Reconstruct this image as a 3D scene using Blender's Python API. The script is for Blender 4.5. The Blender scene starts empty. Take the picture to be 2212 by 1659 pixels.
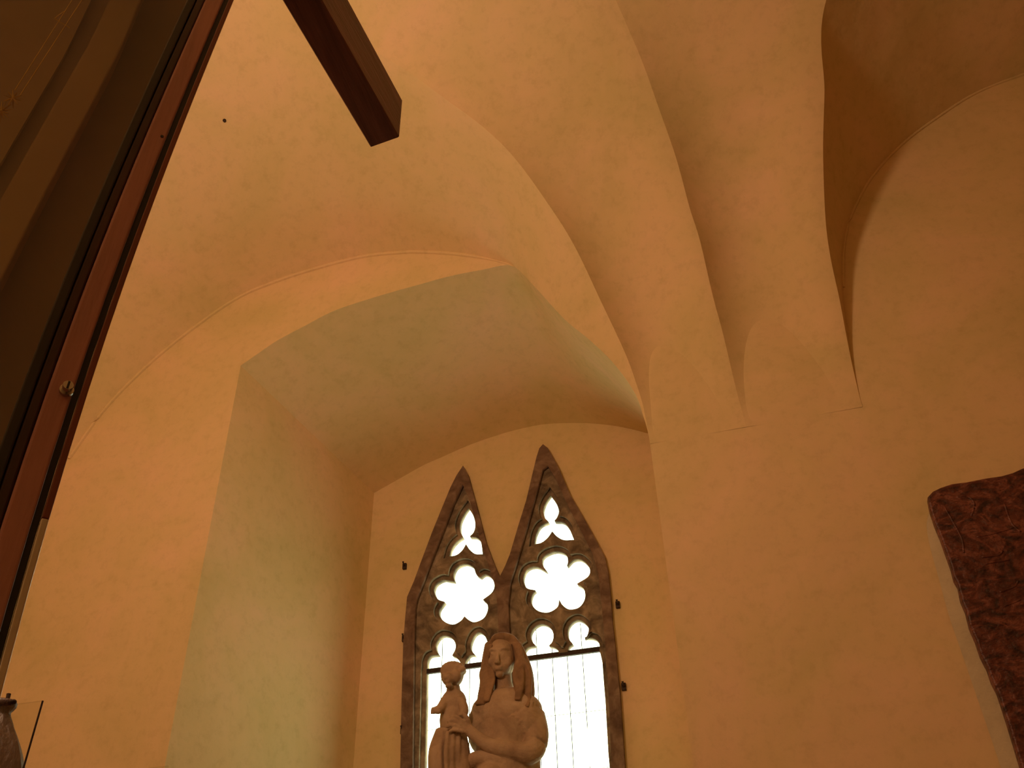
import bpy, bmesh, math, random
import numpy as np
from mathutils import Vector, Matrix
random.seed(4)
rng = np.random.RandomState(7)
scene = bpy.context.scene
COL = scene.collection

# ------------------------------------------------------------------ camera
F, CX, CY = 2050.0, 1106.0, 829.5           # focal length and centre in pixels of the 2212 x 1659 frame
_up = np.array([(1040 - CX) / F, (CY + 1780) / F, -1.0]); _up /= np.linalg.norm(_up)
_fw = np.array([0, 0, -1.0]); _h = _fw - _fw.dot(_up) * _up; _h /= np.linalg.norm(_h)
_r = np.cross(_h, _up); _a = math.radians(15)
_Y = _h * math.cos(_a) + _r * math.sin(_a); _X = np.cross(_Y, _up)
RM = np.array([_X, _Y, _up])                # camera -> world
CAM = np.array([0, 0, 1.6])
cd = bpy.data.cameras.new('camera'); cam = bpy.data.objects.new('camera', cd); COL.objects.link(cam)
cd.sensor_fit = 'HORIZONTAL'; cd.sensor_width = 36; cd.lens = 36 * F / 2212
cd.clip_start = 0.05
m4 = Matrix.Identity(4)
for i in range(3):
    for j in range(3): m4[i][j] = RM[i][j]
    m4[i][3] = CAM[i]
cam.matrix_world = m4
scene.camera = cam

# ------------------------------------------------------------------ world and light
w = bpy.data.worlds.new('sky'); scene.world = w; w.use_nodes = True
bg = w.node_tree.nodes['Background']
bg.inputs[0].default_value = (0.94, 1.0, 0.74, 1); bg.inputs[1].default_value = 5.2

def area(name, loc, target, size, power, color, sizey=None, portal=False):
    l = bpy.data.lights.new(name, 'AREA'); l.energy = power; l.color = color
    l.shape = 'RECTANGLE'; l.size = size; l.size_y = sizey or size
    o = bpy.data.objects.new(name, l); COL.objects.link(o); o.location = loc
    o.rotation_euler = (Vector(target) - Vector(loc)).to_track_quat('-Z', 'Y').to_euler()
    if portal: l.cycles.is_portal = True
    return o
def lamp(name, loc, power, color, rad):
    l = bpy.data.lights.new(name, 'POINT'); l.energy = power; l.color = color; l.shadow_soft_size = rad
    o = bpy.data.objects.new(name, l); COL.objects.link(o); o.location = loc
    return o
area('window_portal', (-1.67, 6.6, 3.9), (-1.67, 0, 3.9), 1.9, 1, (1, 1, 1), 4.2, portal=True)
lamp('hall_lamp', (-2.1, 0.95, 5.1), 172, (1.0, 0.61, 0.38), 0.22)
area('unseen_fill', (-3.2, -1.7, 2.6), (-0.8, 4.0, 6.0), 2.0, 6, (1.0, 0.84, 0.60), 1.8)  # unseen fill light added to soften and brighten the vault
scene.view_settings.view_transform = 'Standard'
scene.view_settings.look = 'None'
scene.view_settings.gamma = 1
scene.view_settings.use_curve_mapping = False
scene.view_settings.exposure = 0.0
scene.cycles.max_bounces = 10
scene.cycles.diffuse_bounces = 6
scene.cycles.sample_clamp_indirect = 6

# ------------------------------------------------------------------ survey helpers
def ray(u, v):
    d = RM @ np.array([(u - CX) / F, (CY - v) / F, -1.0]); return d / np.linalg.norm(d)
def on_y(u, v, y):                          # point of the vertical plane y = const
    d = ray(u, v); return CAM + d * (y / d[1])
D = 4.5                                     # the window wall stands at y = D
ZS, BA, BB = 4.62, 3.2, 3.1                 # springing height, half span and rise of the main vault
def barrel_yz(z):
    s = np.clip((np.asarray(z, float) - ZS) / BB, 0, 1)
    return D - BA * (1 - np.sqrt(1 - s * s))
def on_barrel(u, v):
    d = ray(u, v); s = np.linspace(1, 16, 20000); p = CAM + d * s[:, None]
    inside = np.where(p[:, 2] < ZS, p[:, 1] < D, ((p[:, 1] - (D - BA)) / BA) ** 2 + ((p[:, 2] - ZS) / BB) ** 2 < 1)
    return p[np.argmin(inside)]
def smooth_path(pts, n):
    pts = np.array(pts, float)
    out = []
    P = np.vstack([2 * pts[0] - pts[1], pts, 2 * pts[-1] - pts[-2]])
    for i in range(1, len(P) - 2):
        p0, p1, p2, p3 = P[i - 1], P[i], P[i + 1], P[i + 2]
        for t in np.linspace(0, 1, 24, endpoint=False):
            out.append(0.5 * (2 * p1 + (p2 - p0) * t + (2 * p0 - 5 * p1 + 4 * p2 - p3) * t * t + (3 * p1 - p0 - 3 * p2 + p3) * t ** 3))
    out.append(pts[-1]); out = np.array(out)
    L = np.r_[0, np.cumsum(np.linalg.norm(np.diff(out, axis=0), axis=1))]
    q = np.linspace(0, L[-1], n)
    return np.stack([np.interp(q, L, out[:, k]) for k in range(out.shape[1])], 1)

# ------------------------------------------------------------------ materials
def nt(name):
    m = bpy.data.materials.new(name); m.use_nodes = True
    n = m.node_tree.nodes; l = m.node_tree.links
    return m, n, l, n['Principled BSDF']
def ramp(n, stops):
    r = n.new('ShaderNodeValToRGB'); e = r.color_ramp.elements
    while len(e) < len(stops): e.new(0.5)
    for i, (p, c) in enumerate(stops): e[i].position = p; e[i].color = (*c, 1)
    return r
def noise_mat(name, stops, scale=3, detail=6, rough=0.8, bump=0.2, bscale=30, dist=0.4, stretch=(1, 1, 1), metallic=0, bdist=0.01, coat=0, nrough=0.6):
    m, n, l, b = nt(name)
    tc = n.new('ShaderNodeTexCoord'); mp = n.new('ShaderNodeMapping'); mp.inputs['Scale'].default_value = stretch
    l.new(tc.outputs['Object'], mp.inputs[0])
    t = n.new('ShaderNodeTexNoise'); t.inputs['Scale'].default_value = scale; t.inputs['Detail'].default_value = detail
    t.inputs['Distortion'].default_value = dist; t.inputs['Roughness'].default_value = nrough
    l.new(mp.outputs[0], t.inputs['Vector'])
    r = ramp(n, stops); l.new(t.outputs['Fac'], r.inputs[0]); l.new(r.outputs[0], b.inputs['Base Color'])
    b.inputs['Roughness'].default_value = rough; b.inputs['Metallic'].default_value = metallic
    b.inputs['Coat Weight'].default_value = coat
    if bump:
        t2 = n.new('ShaderNodeTexNoise'); t2.inputs['Scale'].default_value = bscale; t2.inputs['Detail'].default_value = 5
        l.new(mp.outputs[0], t2.inputs['Vector'])
        bp = n.new('ShaderNodeBump'); bp.inputs['Strength'].default_value = bump; bp.inputs['Distance'].default_value = bdist
        l.new(t2.outputs['Fac'], bp.inputs['Height']); l.new(bp.outputs[0], b.inputs['Normal'])
    return m
def plaster_mat():
    m, n, l, b = nt('limewashed_plaster')
    tc = n.new('ShaderNodeTexCoord')
    a = n.new('ShaderNodeTexNoise'); a.inputs['Scale'].default_value = 1.1; a.inputs['Detail'].default_value = 7; a.inputs['Roughness'].default_value = 0.62; a.inputs['Distortion'].default_value = 0.5
    l.new(tc.outputs['Object'], a.inputs['Vector'])
    r = ramp(n, [(0.34, (0.66, 0.535, 0.25)), (0.50, (0.735, 0.565, 0.29)), (0.68, (0.81, 0.58, 0.34))])
    l.new(a.outputs['Fac'], r.inputs[0])
    c = n.new('ShaderNodeTexNoise'); c.inputs['Scale'].default_value = 14; c.inputs['Detail'].default_value = 8; c.inputs['Roughness'].default_value = 0.7
    l.new(tc.outputs['Object'], c.inputs['Vector'])
    r2 = ramp(n, [(0.30, (0.88, 0.88, 0.84)), (0.5, (0.98, 0.98, 0.97)), (0.70, (1.0, 0.985, 0.96))])
    l.new(c.outputs['Fac'], r2.inputs[0])
    mx = n.new('ShaderNodeMix'); mx.data_type = 'RGBA'; mx.blend_type = 'MULTIPLY'; mx.inputs['Factor'].default_value = 1
    l.new(r.outputs[0], mx.inputs['A']); l.new(r2.outputs[0], mx.inputs['B']); l.new(mx.outputs['Result'], b.inputs['Base Color'])
    b.inputs['Roughness'].default_value = 0.93; b.inputs['Specular IOR Level'].default_value = 0.2
    big = n.new('ShaderNodeTexNoise'); big.inputs['Scale'].default_value = 2.6; big.inputs['Detail'].default_value = 3; big.inputs['Roughness'].default_value = 0.45
    l.new(tc.outputs['Object'], big.inputs['Vector'])
    b1 = n.new('ShaderNodeBump'); b1.inputs['Strength'].default_value = 0.5; b1.inputs['Distance'].default_value = 0.035
    l.new(big.outputs['Fac'], b1.inputs['Height'])
    b2 = n.new('ShaderNodeBump'); b2.inputs['Strength'].default_value = 0.25; b2.inputs['Distance'].default_value = 0.006
    l.new(c.outputs['Fac'], b2.inputs['Height']); l.new(b1.outputs[0], b2.inputs['Normal']); l.new(b2.outputs[0], b.inputs['Normal'])
    return m
PLASTER = plaster_mat()
STONE = noise_mat('weathered_window_stone', [(0.32, (0.09, 0.063, 0.038)), (0.5, (0.22, 0.165, 0.10)), (0.68, (0.40, 0.31, 0.20))], 9, 8, 0.9, 0.5, 40, 0.6)
STONE2 = noise_mat('dark_window_stone', [(0.3, (0.09, 0.05, 0.03)), (0.5, (0.17, 0.105, 0.066)), (0.72, (0.30, 0.205, 0.135))], 9, 8, 0.9, 0.5, 40, 0.6)
STATUE = noise_mat('aged_statue_stone', [(0.3, (0.30, 0.20, 0.12)), (0.55, (0.44, 0.31, 0.19)), (0.75, (0.52, 0.38, 0.25))], 7, 8, 0.85, 0.5, 45, 0.4)
STATUE_HAIR = noise_mat('aged_statue_hair', [(0.3, (0.20, 0.12, 0.06)), (0.6, (0.34, 0.21, 0.11))], 10, 8, 0.85, 0.5, 45, 0.4)
IRON = noise_mat('rusty_iron', [(0.3, (0.02, 0.012, 0.008)), (0.7, (0.07, 0.04, 0.025))], 20, 5, 0.7, 0.3, 60, metallic=0.4)
WOOD = noise_mat('dark_beam_wood', [(0.3, (0.12, 0.056, 0.06)), (0.55, (0.21, 0.10, 0.105)), (0.75, (0.32, 0.155, 0.165))], 5, 8, 0.38, 0.25, 30, 0.3, (6, 0.5, 6))
FRAME = noise_mat('varnished_frame_wood', [(0.3, (0.34, 0.17, 0.16)), (0.55, (0.46, 0.23, 0.22)), (0.78, (0.56, 0.29, 0.27))], 5, 6, 0.28, 0.08, 30, 0.3, (5, 5, 0.5))
EDGE = noise_mat('red_edge_wood', [(0.3, (0.13, 0.03, 0.014)), (0.7, (0.22, 0.055, 0.025))], 5, 6, 0.3, 0.05, 30, 0.3, (5, 5, 0.5))
BEAD = noise_mat('dark_red_bead', [(0.3, (0.03, 0.008, 0.006)), (0.7, (0.06, 0.015, 0.01))], 5, 5, 0.3, 0.05, 30)
BLACK = noise_mat('black_seal', [(0.3, (0.006, 0.006, 0.005)), (0.7, (0.014, 0.013, 0.010))], 8, 4, 0.35, 0.05, 30)
STEEL = noise_mat('brushed_steel', [(0.3, (0.45, 0.42, 0.38)), (0.7, (0.62, 0.59, 0.54))], 8, 4, 0.22, 0.05, 60, metallic=1)
INNER = noise_mat('dark_case_lining', [(0.3, (0.36, 0.27, 0.22)), (0.7, (0.50, 0.38, 0.31))], 1.5, 4, 0.7, 0.1, 20)
REFLECTION = noise_mat('reflection_tone', [(0.3, (0.56, 0.43, 0.28)), (0.7, (0.70, 0.54, 0.36))], 2, 5, 0.6, 0.1, 20)  # pale tone imitating room reflections in the case glass
GOLD = noise_mat('worn_gold', [(0.3, (0.70, 0.46, 0.12)), (0.7, (0.90, 0.64, 0.20))], 20, 4, 0.3, 0.1, 60, metallic=0.5)
FIGWOOD = noise_mat('figure_wood', [(0.3, (0.035, 0.018, 0.012)), (0.6, (0.075, 0.04, 0.026)), (0.8, (0.12, 0.07, 0.045))], 8, 8, 0.45, 0.4, 30, 0.3, (3, 3, 1))
MARBLE = noise_mat('red_marble', [(0.36, (0.03, 0.010, 0.007)), (0.45, (0.08, 0.022, 0.015)), (0.54, (0.125, 0.036, 0.022)), (0.60, (0.21, 0.07, 0.045)), (0.66, (0.10, 0.028, 0.017)), (0.74, (0.05, 0.015, 0.01))], 7, 9, 0.42, 0.7, 22, 1.8, (1, 1, 1.6), bdist=0.02)
MORTAR = noise_mat('grey_mortar', [(0.3, (0.44, 0.38, 0.24)), (0.7, (0.56, 0.48, 0.31))], 6, 7, 0.9, 0.4, 40)
SILLSTONE = noise_mat('dark_sill_stone', [(0.3, (0.07, 0.045, 0.03)), (0.7, (0.13, 0.09, 0.06))], 6, 6, 0.8, 0.3, 30)
def glass_mat(name, tint, refl):
    m, n, l, b = nt(name); n.remove(b)
    t = n.new('ShaderNodeBsdfTransparent'); t.inputs[0].default_value = (*tint, 1)
    g = n.new('ShaderNodeBsdfGlossy'); g.inputs['Roughness'].default_value = 0.03
    f = n.new('ShaderNodeLayerWeight'); pw = n.new('ShaderNodeMath'); pw.operation = 'POWER'; pw.inputs[1].default_value = 5; l.new(f.outputs['Facing'], pw.inputs[0])
    mu = n.new('ShaderNodeMath'); mu.operation = 'MULTIPLY_ADD'; mu.inputs[1].default_value = 0.9 * refl; mu.inputs[2].default_value = 0.04 * refl; l.new(pw.outputs[0], mu.inputs[0])
    mx = n.new('ShaderNodeMixShader'); l.new(mu.outputs[0], mx.inputs[0]); l.new(t.outputs[0], mx.inputs[1]); l.new(g.outputs[0], mx.inputs[2])
    l.new(mx.outputs[0], n['Material Output'].inputs[0]); return m
GLASS = glass_mat('clear_glass', (0.93, 0.95, 0.92), 1.0)
CASE_GLASS = glass_mat('case_glass', (0.90, 0.90, 0.86), 1.0)

# ------------------------------------------------------------------ mesh helpers
def link_mesh(name, verts, faces, mat, parent=None, smooth=False):
    me = bpy.data.meshes.new(name); me.from_pydata([tuple(map(float, p)) for p in verts], [], faces); me.update()
    if smooth:
        for p in me.polygons: p.use_smooth = True
    me.materials.append(mat)
    o = bpy.data.objects.new(name, me); COL.objects.link(o)
    if parent: o.parent = parent
    return o
def tag(o, label=None, cat=None, group=None, kind=None):
    for k, v in (('label', label), ('category', cat), ('group', group), ('kind', kind)):
        if v: o[k] = v
    return o
def empty(name, loc):
    o = bpy.data.objects.new(name, None); COL.objects.link(o); o.location = loc; o.empty_display_size = 0.1; return o
def reparent(o, parent):                    # keep the world position under an empty
    o.parent = parent; o.matrix_parent_inverse = Matrix.Translation(parent.location).inverted(); return o
class MB:
    def __init__(s): s.v = []; s.f = []
    def grid(s, G):                         # G[i][j] points
        G = np.array(G, float); a, b = G.shape[:2]; o = len(s.v)
        s.v += [tuple(p) for p in G.reshape(-1, 3)]
        for i in range(a - 1):
            for j in range(b - 1):
                k = o + i * b + j; s.f.append((k, k + 1, k + b + 1, k + b))
    def add(s, v, f):
        o = len(s.v); s.v += [tuple(map(float, p)) for p in v]; s.f += [tuple(i + o for i in q) for q in f]
    def box(s, o, ax, ay, az):              # origin corner and three edge vectors
        o, ax, ay, az = [np.array(q, float) for q in (o, ax, ay, az)]
        v = [o, o + ax, o + ax + ay, o + ay]; v += [p + az for p in v]
        s.add(v, [(3, 2, 1, 0), (4, 5, 6, 7), (0, 1, 5, 4), (1, 2, 6, 5), (2, 3, 7, 6), (3, 0, 4, 7)])
    def tube(s, path, r, n=8, cap=True):
        path = [np.array(p, float) for p in path]; rings = []
        rs = r if hasattr(r, '__len__') else [r] * len(path)
        for i, p in enumerate(path):
            t = path[min(i + 1, len(path) - 1)] - path[max(i - 1, 0)]; t /= np.linalg.norm(t)
            a = np.cross(t, [0, 0, 1]) if abs(t[2]) < 0.9 else np.cross(t, [1, 0, 0]); a /= np.linalg.norm(a); b = np.cross(t, a)
            rings.append([p + rs[i] * (a * math.cos(q) + b * math.sin(q)) for q in np.linspace(0, 2 * math.pi, n, endpoint=False)])
        o = len(s.v)
        for R_ in rings: s.v += [tuple(p) for p in R_]
        for i in range(len(rings) - 1):
            for j in range(n):
                k = (j + 1) % n; s.f.append((o + i * n + j, o + i * n + k, o + (i + 1) * n + k, o + (i + 1) * n + j))
        if cap:
            s.f.append(tuple(o + j for j in reversed(range(n)))); s.f.append(tuple(o + (len(rings) - 1) * n + j for j in range(n)))
    def ellipsoid(s, c, r, M=None, nu=20, nv=14):
        o = len(s.v); c = np.array(c, float); r = np.array(r, float) * (np.ones(3))
        M = np.eye(3) if M is None else M
        ring = []
        s.v.append(tuple(c + M @ (r * [0, 0, 1])))
        for i in range(1, nv):
            th = math.pi * i / nv
            for j in range(nu):
                ph = 2 * math.pi * j / nu
                s.v.append(tuple(c + M @ (r * [math.sin(th) * math.cos(ph), math.sin(th) * math.sin(ph), math.cos(th)])))
        s.v.append(tuple(c + M @ (r * [0, 0, -1])))
        for j in range(nu): s.f.append((o, o + 1 + j, o + 1 + (j + 1) % nu))
        for i in range(nv - 2):
            for j in range(nu):
                a = o + 1 + i * nu + j; b = o + 1 + i * nu + (j + 1) % nu; s.f.append((a, a + nu, b + nu, b))
        e = len(s.v) - 1
        for j in range(nu): s.f.append((e, o + 1 + (nv - 2) * nu + (j + 1) % nu, o + 1 + (nv - 2) * nu + j))
    def build(s, name, mat, parent=None, smooth=False): return link_mesh(name, s.v, s.f, mat, parent, smooth)

def sheet(name, loops, y, depth, mat, parent=None, bevel=0.0):
    """flat shape in the plane y with holes (loops of x, z), depth towards +y; ends cleanly filled"""
    cu = bpy.data.curves.new(name, 'CURVE'); cu.dimensions = '2D'; cu.fill_mode = 'BOTH'
    cu.extrude = max(depth / 2 - bevel, 0); cu.bevel_depth = bevel; cu.bevel_resolution = 2
    for lp in loops:
        sp = cu.splines.new('POLY'); sp.points.add(len(lp) - 1)
        for q, p in zip(sp.points, lp): q.co = (p[0], p[1], 0, 1)
        sp.use_cyclic_u = True
    tmp = bpy.data.objects.new('tmp', cu)
    me = bpy.data.meshes.new_from_object(tmp)
    bpy.data.objects.remove(tmp)
    for v in me.vertices: x, z, d = v.co; v.co = (x, y + depth / 2 - d, z)
    me.name = name; me.materials.clear(); me.materials.append(mat); me.update()
    bm = bmesh.new(); bm.from_mesh(me); bmesh.ops.remove_doubles(bm, verts=bm.verts, dist=1e-5); bmesh.ops.recalc_face_normals(bm, faces=bm.faces); bm.to_mesh(me); bm.free()
    o = bpy.data.objects.new(name, me); COL.objects.link(o)
    if parent: o.parent = parent
    return o
def xz(pts, y): return [(lambda p: (p[0], p[2]))(on_y(u, v, y)) for u, v in pts]
def offset(lp, d):
    lp = [p for i, p in enumerate(lp) if math.hypot(p[0] - lp[i - 1][0], p[1] - lp[i - 1][1]) > 5e-4]
    lp = np.array(lp, float); n = len(lp)
    area_ = 0.5 * np.sum(lp[:, 0] * np.roll(lp[:, 1], -1) - np.roll(lp[:, 0], -1) * lp[:, 1]); sg = 1 if area_ > 0 else -1
    out = []
    for i in range(n):
        e1 = lp[i] - lp[i - 1]; e2 = lp[(i + 1) % n] - lp[i]
        n1 = np.array([e1[1], -e1[0]]) / (np.linalg.norm(e1) + 1e-9); n2 = np.array([e2[1], -e2[0]]) / (np.linalg.norm(e2) + 1e-9)
        m = n1 + n2; L = np.linalg.norm(m)
        if L < 0.3: m = n1 * 1.0; L = 1
        m /= L; k = 1 / max(0.55, m.dot(n1))
        out.append(lp[i] + sg * m * d * k)
    good = []
    for q in out:                               # drop the points that fold over at the cusps
        a = lp; e = np.roll(lp, -1, 0) - lp
        t = np.clip(((q - a) * e).sum(1) / ((e * e).sum(1) + 1e-12), 0, 1)
        if np.linalg.norm(q - (a + e * t[:, None]), axis=1).min() > 0.9 * abs(d): good.append(tuple(q))
    return good

# ------------------------------------------------------------------ vault curves
XL, XR, YB = -5.3, 5.6, D - 2 * BA
g1 = [on_barrel(*p) for p in [(1400, 940), (1390, 880), (1375, 830), (1350, 762), (1300, 655), (1240, 530), (1180, 435), (1110, 340), (1040, 272), (960, 213), (895, 165), (825, 120), (745, 72), (640, 8), (570, -45)]]
g1[0][:2] = (-0.405, D - 0.001)
XA = -2.5
g1.append(np.array([XA, 0, g1[-1][2] + 0.02])); g1[-1][1] = barrel_yz(g1[-1][2])
ZA = g1[-1][2]
g2 = [on_barrel(*p) for p in [(1618, 945), (1590, 840), (1562, 722), (1540, 640), (1512, 520), (1490, 450), (1460, 340), (1420, 225), (1388, 135), (1352, 50), (1330, 0), (1306, -60)]]
g3 = [on_barrel(*p) for p in [(1858, 862), (1838, 775), (1815, 655), (1803, 600), (1792, 545), (1783, 470), (1778, 330), (1781, 200), (1785, 0)]]
XB = 2.95
g3 += [np.array([1.55, 0, 7.30]), np.array([2.2, 0, ZA - 0.08]), np.array([XB, 0, ZA])]
for p in g3[-3:]: p[1] = barrel_yz(p[2])
arch1 = [on_y(u, v, D) for u, v in [(1400, 940), (1390, 900), (1372, 850), (1330, 790), (1278, 738), (1220, 690), (1165, 630), (1110, 575)]]
arch1[0][0] = -0.405
arch1 += [on_y(u, v, D) for u, v in [(1060, 560), (980, 548), (900, 544), (870, 545), (790, 553), (700, 575), (610, 603), (520, 640), (430, 700), (330, 780), (230, 880), (150, 990)]]
arch1 += [np.array([-4.55, D, 4.95]), np.array([-4.595, D, ZS])]
arch2 = [on_y(u, v, D) for u, v in [(1858, 862), (1842, 780), (1828, 700), (1821, 620), (1822, 540), (1832, 485), (1850, 440), (1885, 380), (1950, 310), (2030, 250), (2110, 200), (2212, 160)]]
arch2 += [np.array([XB, D, 7.12])] + [np.array([2 * XB - p[0], D, p[2]]) for p in reversed(arch2)]

vault = MB()
N = 150
def xz_of(g, zs):
    g = smooth_path(g, 400); o = np.argsort(g[:, 2]); return np.interp(zs, g[o, 2], g[o, 0])
_q = np.linspace(0, 1, N); zs = ZS + 0.02 + (ZA - ZS - 0.02) * (1 - (1 - _q) ** 1.8)
x1, x2, x3 = xz_of(g1, zs), xz_of(g2, zs), xz_of(g3, zs)
def barrel_patch(xa, xb, depth, skew=0.0, n=30):
    G = []
    for k, z in enumerate(zs):
        y = float(barrel_yz(z)); s = (z - ZS) / BB
        no = np.array([0, math.sqrt(max(0, 1 - s * s)) * -1 * -1, s]); no = np.array([0, (y - (D - BA)) / BA, s]); no /= np.linalg.norm(no)
        hgt = (z - ZS) / (ZA - ZS)
        d = depth * (math.sin(math.pi * min(1, hgt) ** 0.95)) ** 1.1 if 0 < hgt < 1 else 0
        row = []
        for t in np.linspace(0, 1, n):
            tt = t ** (1 + skew) if skew >= 0 else 1 - (1 - t) ** (1 - skew)
            row.append(np.array([xa[k] + (xb[k] - xa[k]) * t, y - 0.002, z]) + no * d * 4 * tt * (1 - tt))
        G.append(row)
    vault.grid(G)
barrel_patch(x1, x2, 0.12, -0.5)
barrel_patch(x2, x3, 0.13, -0.55)
barrel_patch(np.full(N, XL), 2 * XA - x1, 0.0)
barrel_patch(2 * XB - x3, np.full(N, XR), 0.0)
# the crown and the far half of the main vault
th0 = math.acos(np.clip((float(barrel_yz(ZA)) - (D - BA)) / BA, -1, 1))
G = []
for th in np.linspace(th0, math.pi, 60):
    y = D - BA + BA * math.cos(th); z = ZS + BB * math.sin(th)
    G.append([(x, y, z) for x in np.linspace(XL, XR, 60)])
vault.grid(G)
# lunettes over the two wall bays
def lunette(arch, gr, xa, bulge):
    g = np.stack([gr, barrel_yz(zs) - 0.002, zs], 1); gm = g.copy(); gm[:, 0] = 2 * xa - gm[:, 0]
    sm = smooth_path(arch, 1200); j = int(np.argmin(abs(sm[:, 0] - xa)))
    fr = np.r_[0, np.cumsum(np.linalg.norm(np.diff(g, axis=0), axis=1))]; fr /= fr[-1]
    def res(c, f):
        L = np.r_[0, np.cumsum(np.linalg.norm(np.diff(c, axis=0), axis=1))]; L /= L[-1]
        return np.stack([np.interp(f, L, c[:, k]) for k in range(3)], 1)
    A = np.vstack([res(sm[:j + 1], fr), res(sm[j:][::-1], fr)[::-1][1:]])
    full = np.vstack([g, gm[::-1][1:]])
    G = []
    for a, b in zip(A, full):
        row = []
        for t in np.linspace(0, 1, 26):
            p = a + (b - a) * t; L = np.linalg.norm(b - a)
            p = p + np.array([0, 0, bulge * L * 4 * t * (1 - t)]); row.append(p)
        G.append(row)
    vault.grid(G)
    return A
A1 = lunette(arch1, x1, XA, 0.03)
A2 = lunette(arch2, x3, XB, 0.03)
ceiling = vault.build('ceiling', PLASTER, smooth=True); tag(ceiling, kind='structure')

# ------------------------------------------------------------------ window wall with its deep niche
YN = 6.0
arch_front = [(-3.19, 5.89)] + xz([(560, 762), (600, 735), (660, 703), (720, 672), (790, 648), (850, 630), (915, 612), (970, 597), (1040, 583), (1110, 575)], D)
arch_front += [(p[0], p[2]) for p in [on_y(u, v, D) for u, v in [(1165, 630), (1220, 690), (1278, 738), (1330, 790), (1372, 850), (1390, 900)]]] + [(-0.405, 4.70)]
af = smooth_path(arch_front, 90)
ab = smooth_path(xz([(808, 1065), (870, 1030), (915, 1005), (960, 985), (1010, 963), (1060, 945), (1110, 930), (1165, 918), (1220, 914), (1280, 915), (1340, 922), (1395, 935)], YN) + [(-0.45, 5.70)], 90)
ab = np.array([(x, np.interp(x, ab[:, 0], ab[:, 1])) for x in np.interp(af[:, 0], [af[0, 0], af[-1, 0]], [ab[0, 0], ab[-1, 0]])])
SILL = 2.35
wm = MB()
wm.grid([[(a[0] + (b[0] - a[0]) * t, D + (YN - D) * t, a[1] + (b[1] - a[1]) * t+ 0.03 * math.sin(math.pi * t) * math.sin(math.pi * i / 89)) for t in np.linspace(0, 1, 16)] for i, (a, b) in enumerate(zip(af, ab))])
ceil_r = wm.build('ceiling_recess', PLASTER, smooth=True); tag(ceil_r, kind='structure'); wm = MB()
hole_front = [(-3.15, SILL)] + [tuple(p) for p in af] + [(-0.402, SILL)]
niche_wall = sheet('wall_niche', [[(ab[0, 0] - 0.02, SILL - 0.2)] + [tuple(p) for p in ab] + [(-0.45, SILL - 0.2)]], YN, 0.0, PLASTER)
bpy.data.objects.remove(niche_wall)
# left reveal, right reveal, sill
zl = np.linspace(0, 1, 30)
wm.grid([[(-3.15 + (af[0, 0] + 3.15) * k + ((-2.76 + (ab[0, 0] + 2.76) * k) - (-3.15 + (af[0, 0] + 3.15) * k)) * t, D + (YN - D) * t,
          SILL + (af[0, 1] - SILL) * k + ((SILL + (ab[0, 1] - SILL) * k) - (SILL + (af[0, 1] - SILL) * k)) * t) for t in np.linspace(0, 1, 12)] for k in zl])
tag(wm.build('wall_recess_left', PLASTER), kind='structure'); wm = MB()
wm.grid([[(-0.402 - 0.048 * t, D + (YN - D) * t, SILL + (4.70 - SILL) * k + (1.0 * k) * t) for t in np.linspace(0, 1, 12)] for k in zl])
tag(wm.build('wall_recess_right', PLASTER), kind='structure'); wm = MB()
wm.grid([[(-3.15 + (-0.402 + 3.15) * k + ((-2.76 + (-0.45 + 2.76) * k) - (-3.15 + 2.748 * k)) * t, D + (YN - D) * t, SILL) for t in np.linspace(0, 1, 8)] for k in np.linspace(0, 1, 12)])

tag(wm.build('floor_recess', SILLSTONE), kind='structure'); wm = MB()

# window outline (two lancets) in the niche's back wall
Lz = 2.62
lan_px = [(870, 1659), (872, 1536), (876, 1390), (880, 1340), (884, 1295), (899, 1260), (918, 1208), (937, 1157), (958, 1105), (977, 1059), (990, 1033), (1004, 1012), (1014, 1030), (1034, 1103), (1053, 1176), (1068, 1216), (1083, 1252), (1095, 1228), (1105, 1203), (1122, 1145), (1140, 1087), (1151, 1040), (1162, 994), (1168, 975), (1176, 966), (1186, 974), (1208, 1013), (1235, 1076), (1267, 1130), (1290, 1172), (1308, 1206), (1316, 1240), (1321, 1290), (1325, 1347), (1330, 1390), (1337, 1460), (1342, 1510), (1352, 1659)]
outline = xz(lan_px, YN)
outline = [(outline[0][0], Lz)] + outline + [(outline[-1][0], Lz)]
backloop = [(ab[0, 0] - 0.0, ab[0, 1])] + [tuple(p) for p in ab[1:]] + [(-0.45, SILL), (-2.76, SILL)]
wall_bits = sheet('niche_back', [backloop, outline], YN, 0.0, PLASTER)
front = sheet('wall_front', [[(XL, -0.0), (XR, -0.0), (XR, 8.3), (XL, 8.3)], hole_front], D, 0.0, PLASTER)
def absorb(mb, o):
    me = o.data; mb.add([v.co for v in me.vertices], [tuple(p.vertices) for p in me.polygons]); bpy.data.objects.remove(o)
wf = MB(); absorb(wm, wall_bits); absorb(wf, front)
# the slightly raised plaster lips that follow the wall arches
wf.tube(smooth_path([p + np.array([0, -0.001, -0.004]) for p in arch1[7:-2]], 80), [0.002 + 0.013 * min(1, k / 8) for k in range(80)], 8)
wf.tube(smooth_path([p + np.array([0, -0.001, -0.004]) for p in arch2[3:16]], 80), 0.010, 8)
wall_front = wf.build('wall_front', PLASTER)
tag(wm.build('wall_recess_back', PLASTER), kind='structure')
tag(wall_front, kind='structure')

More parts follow.
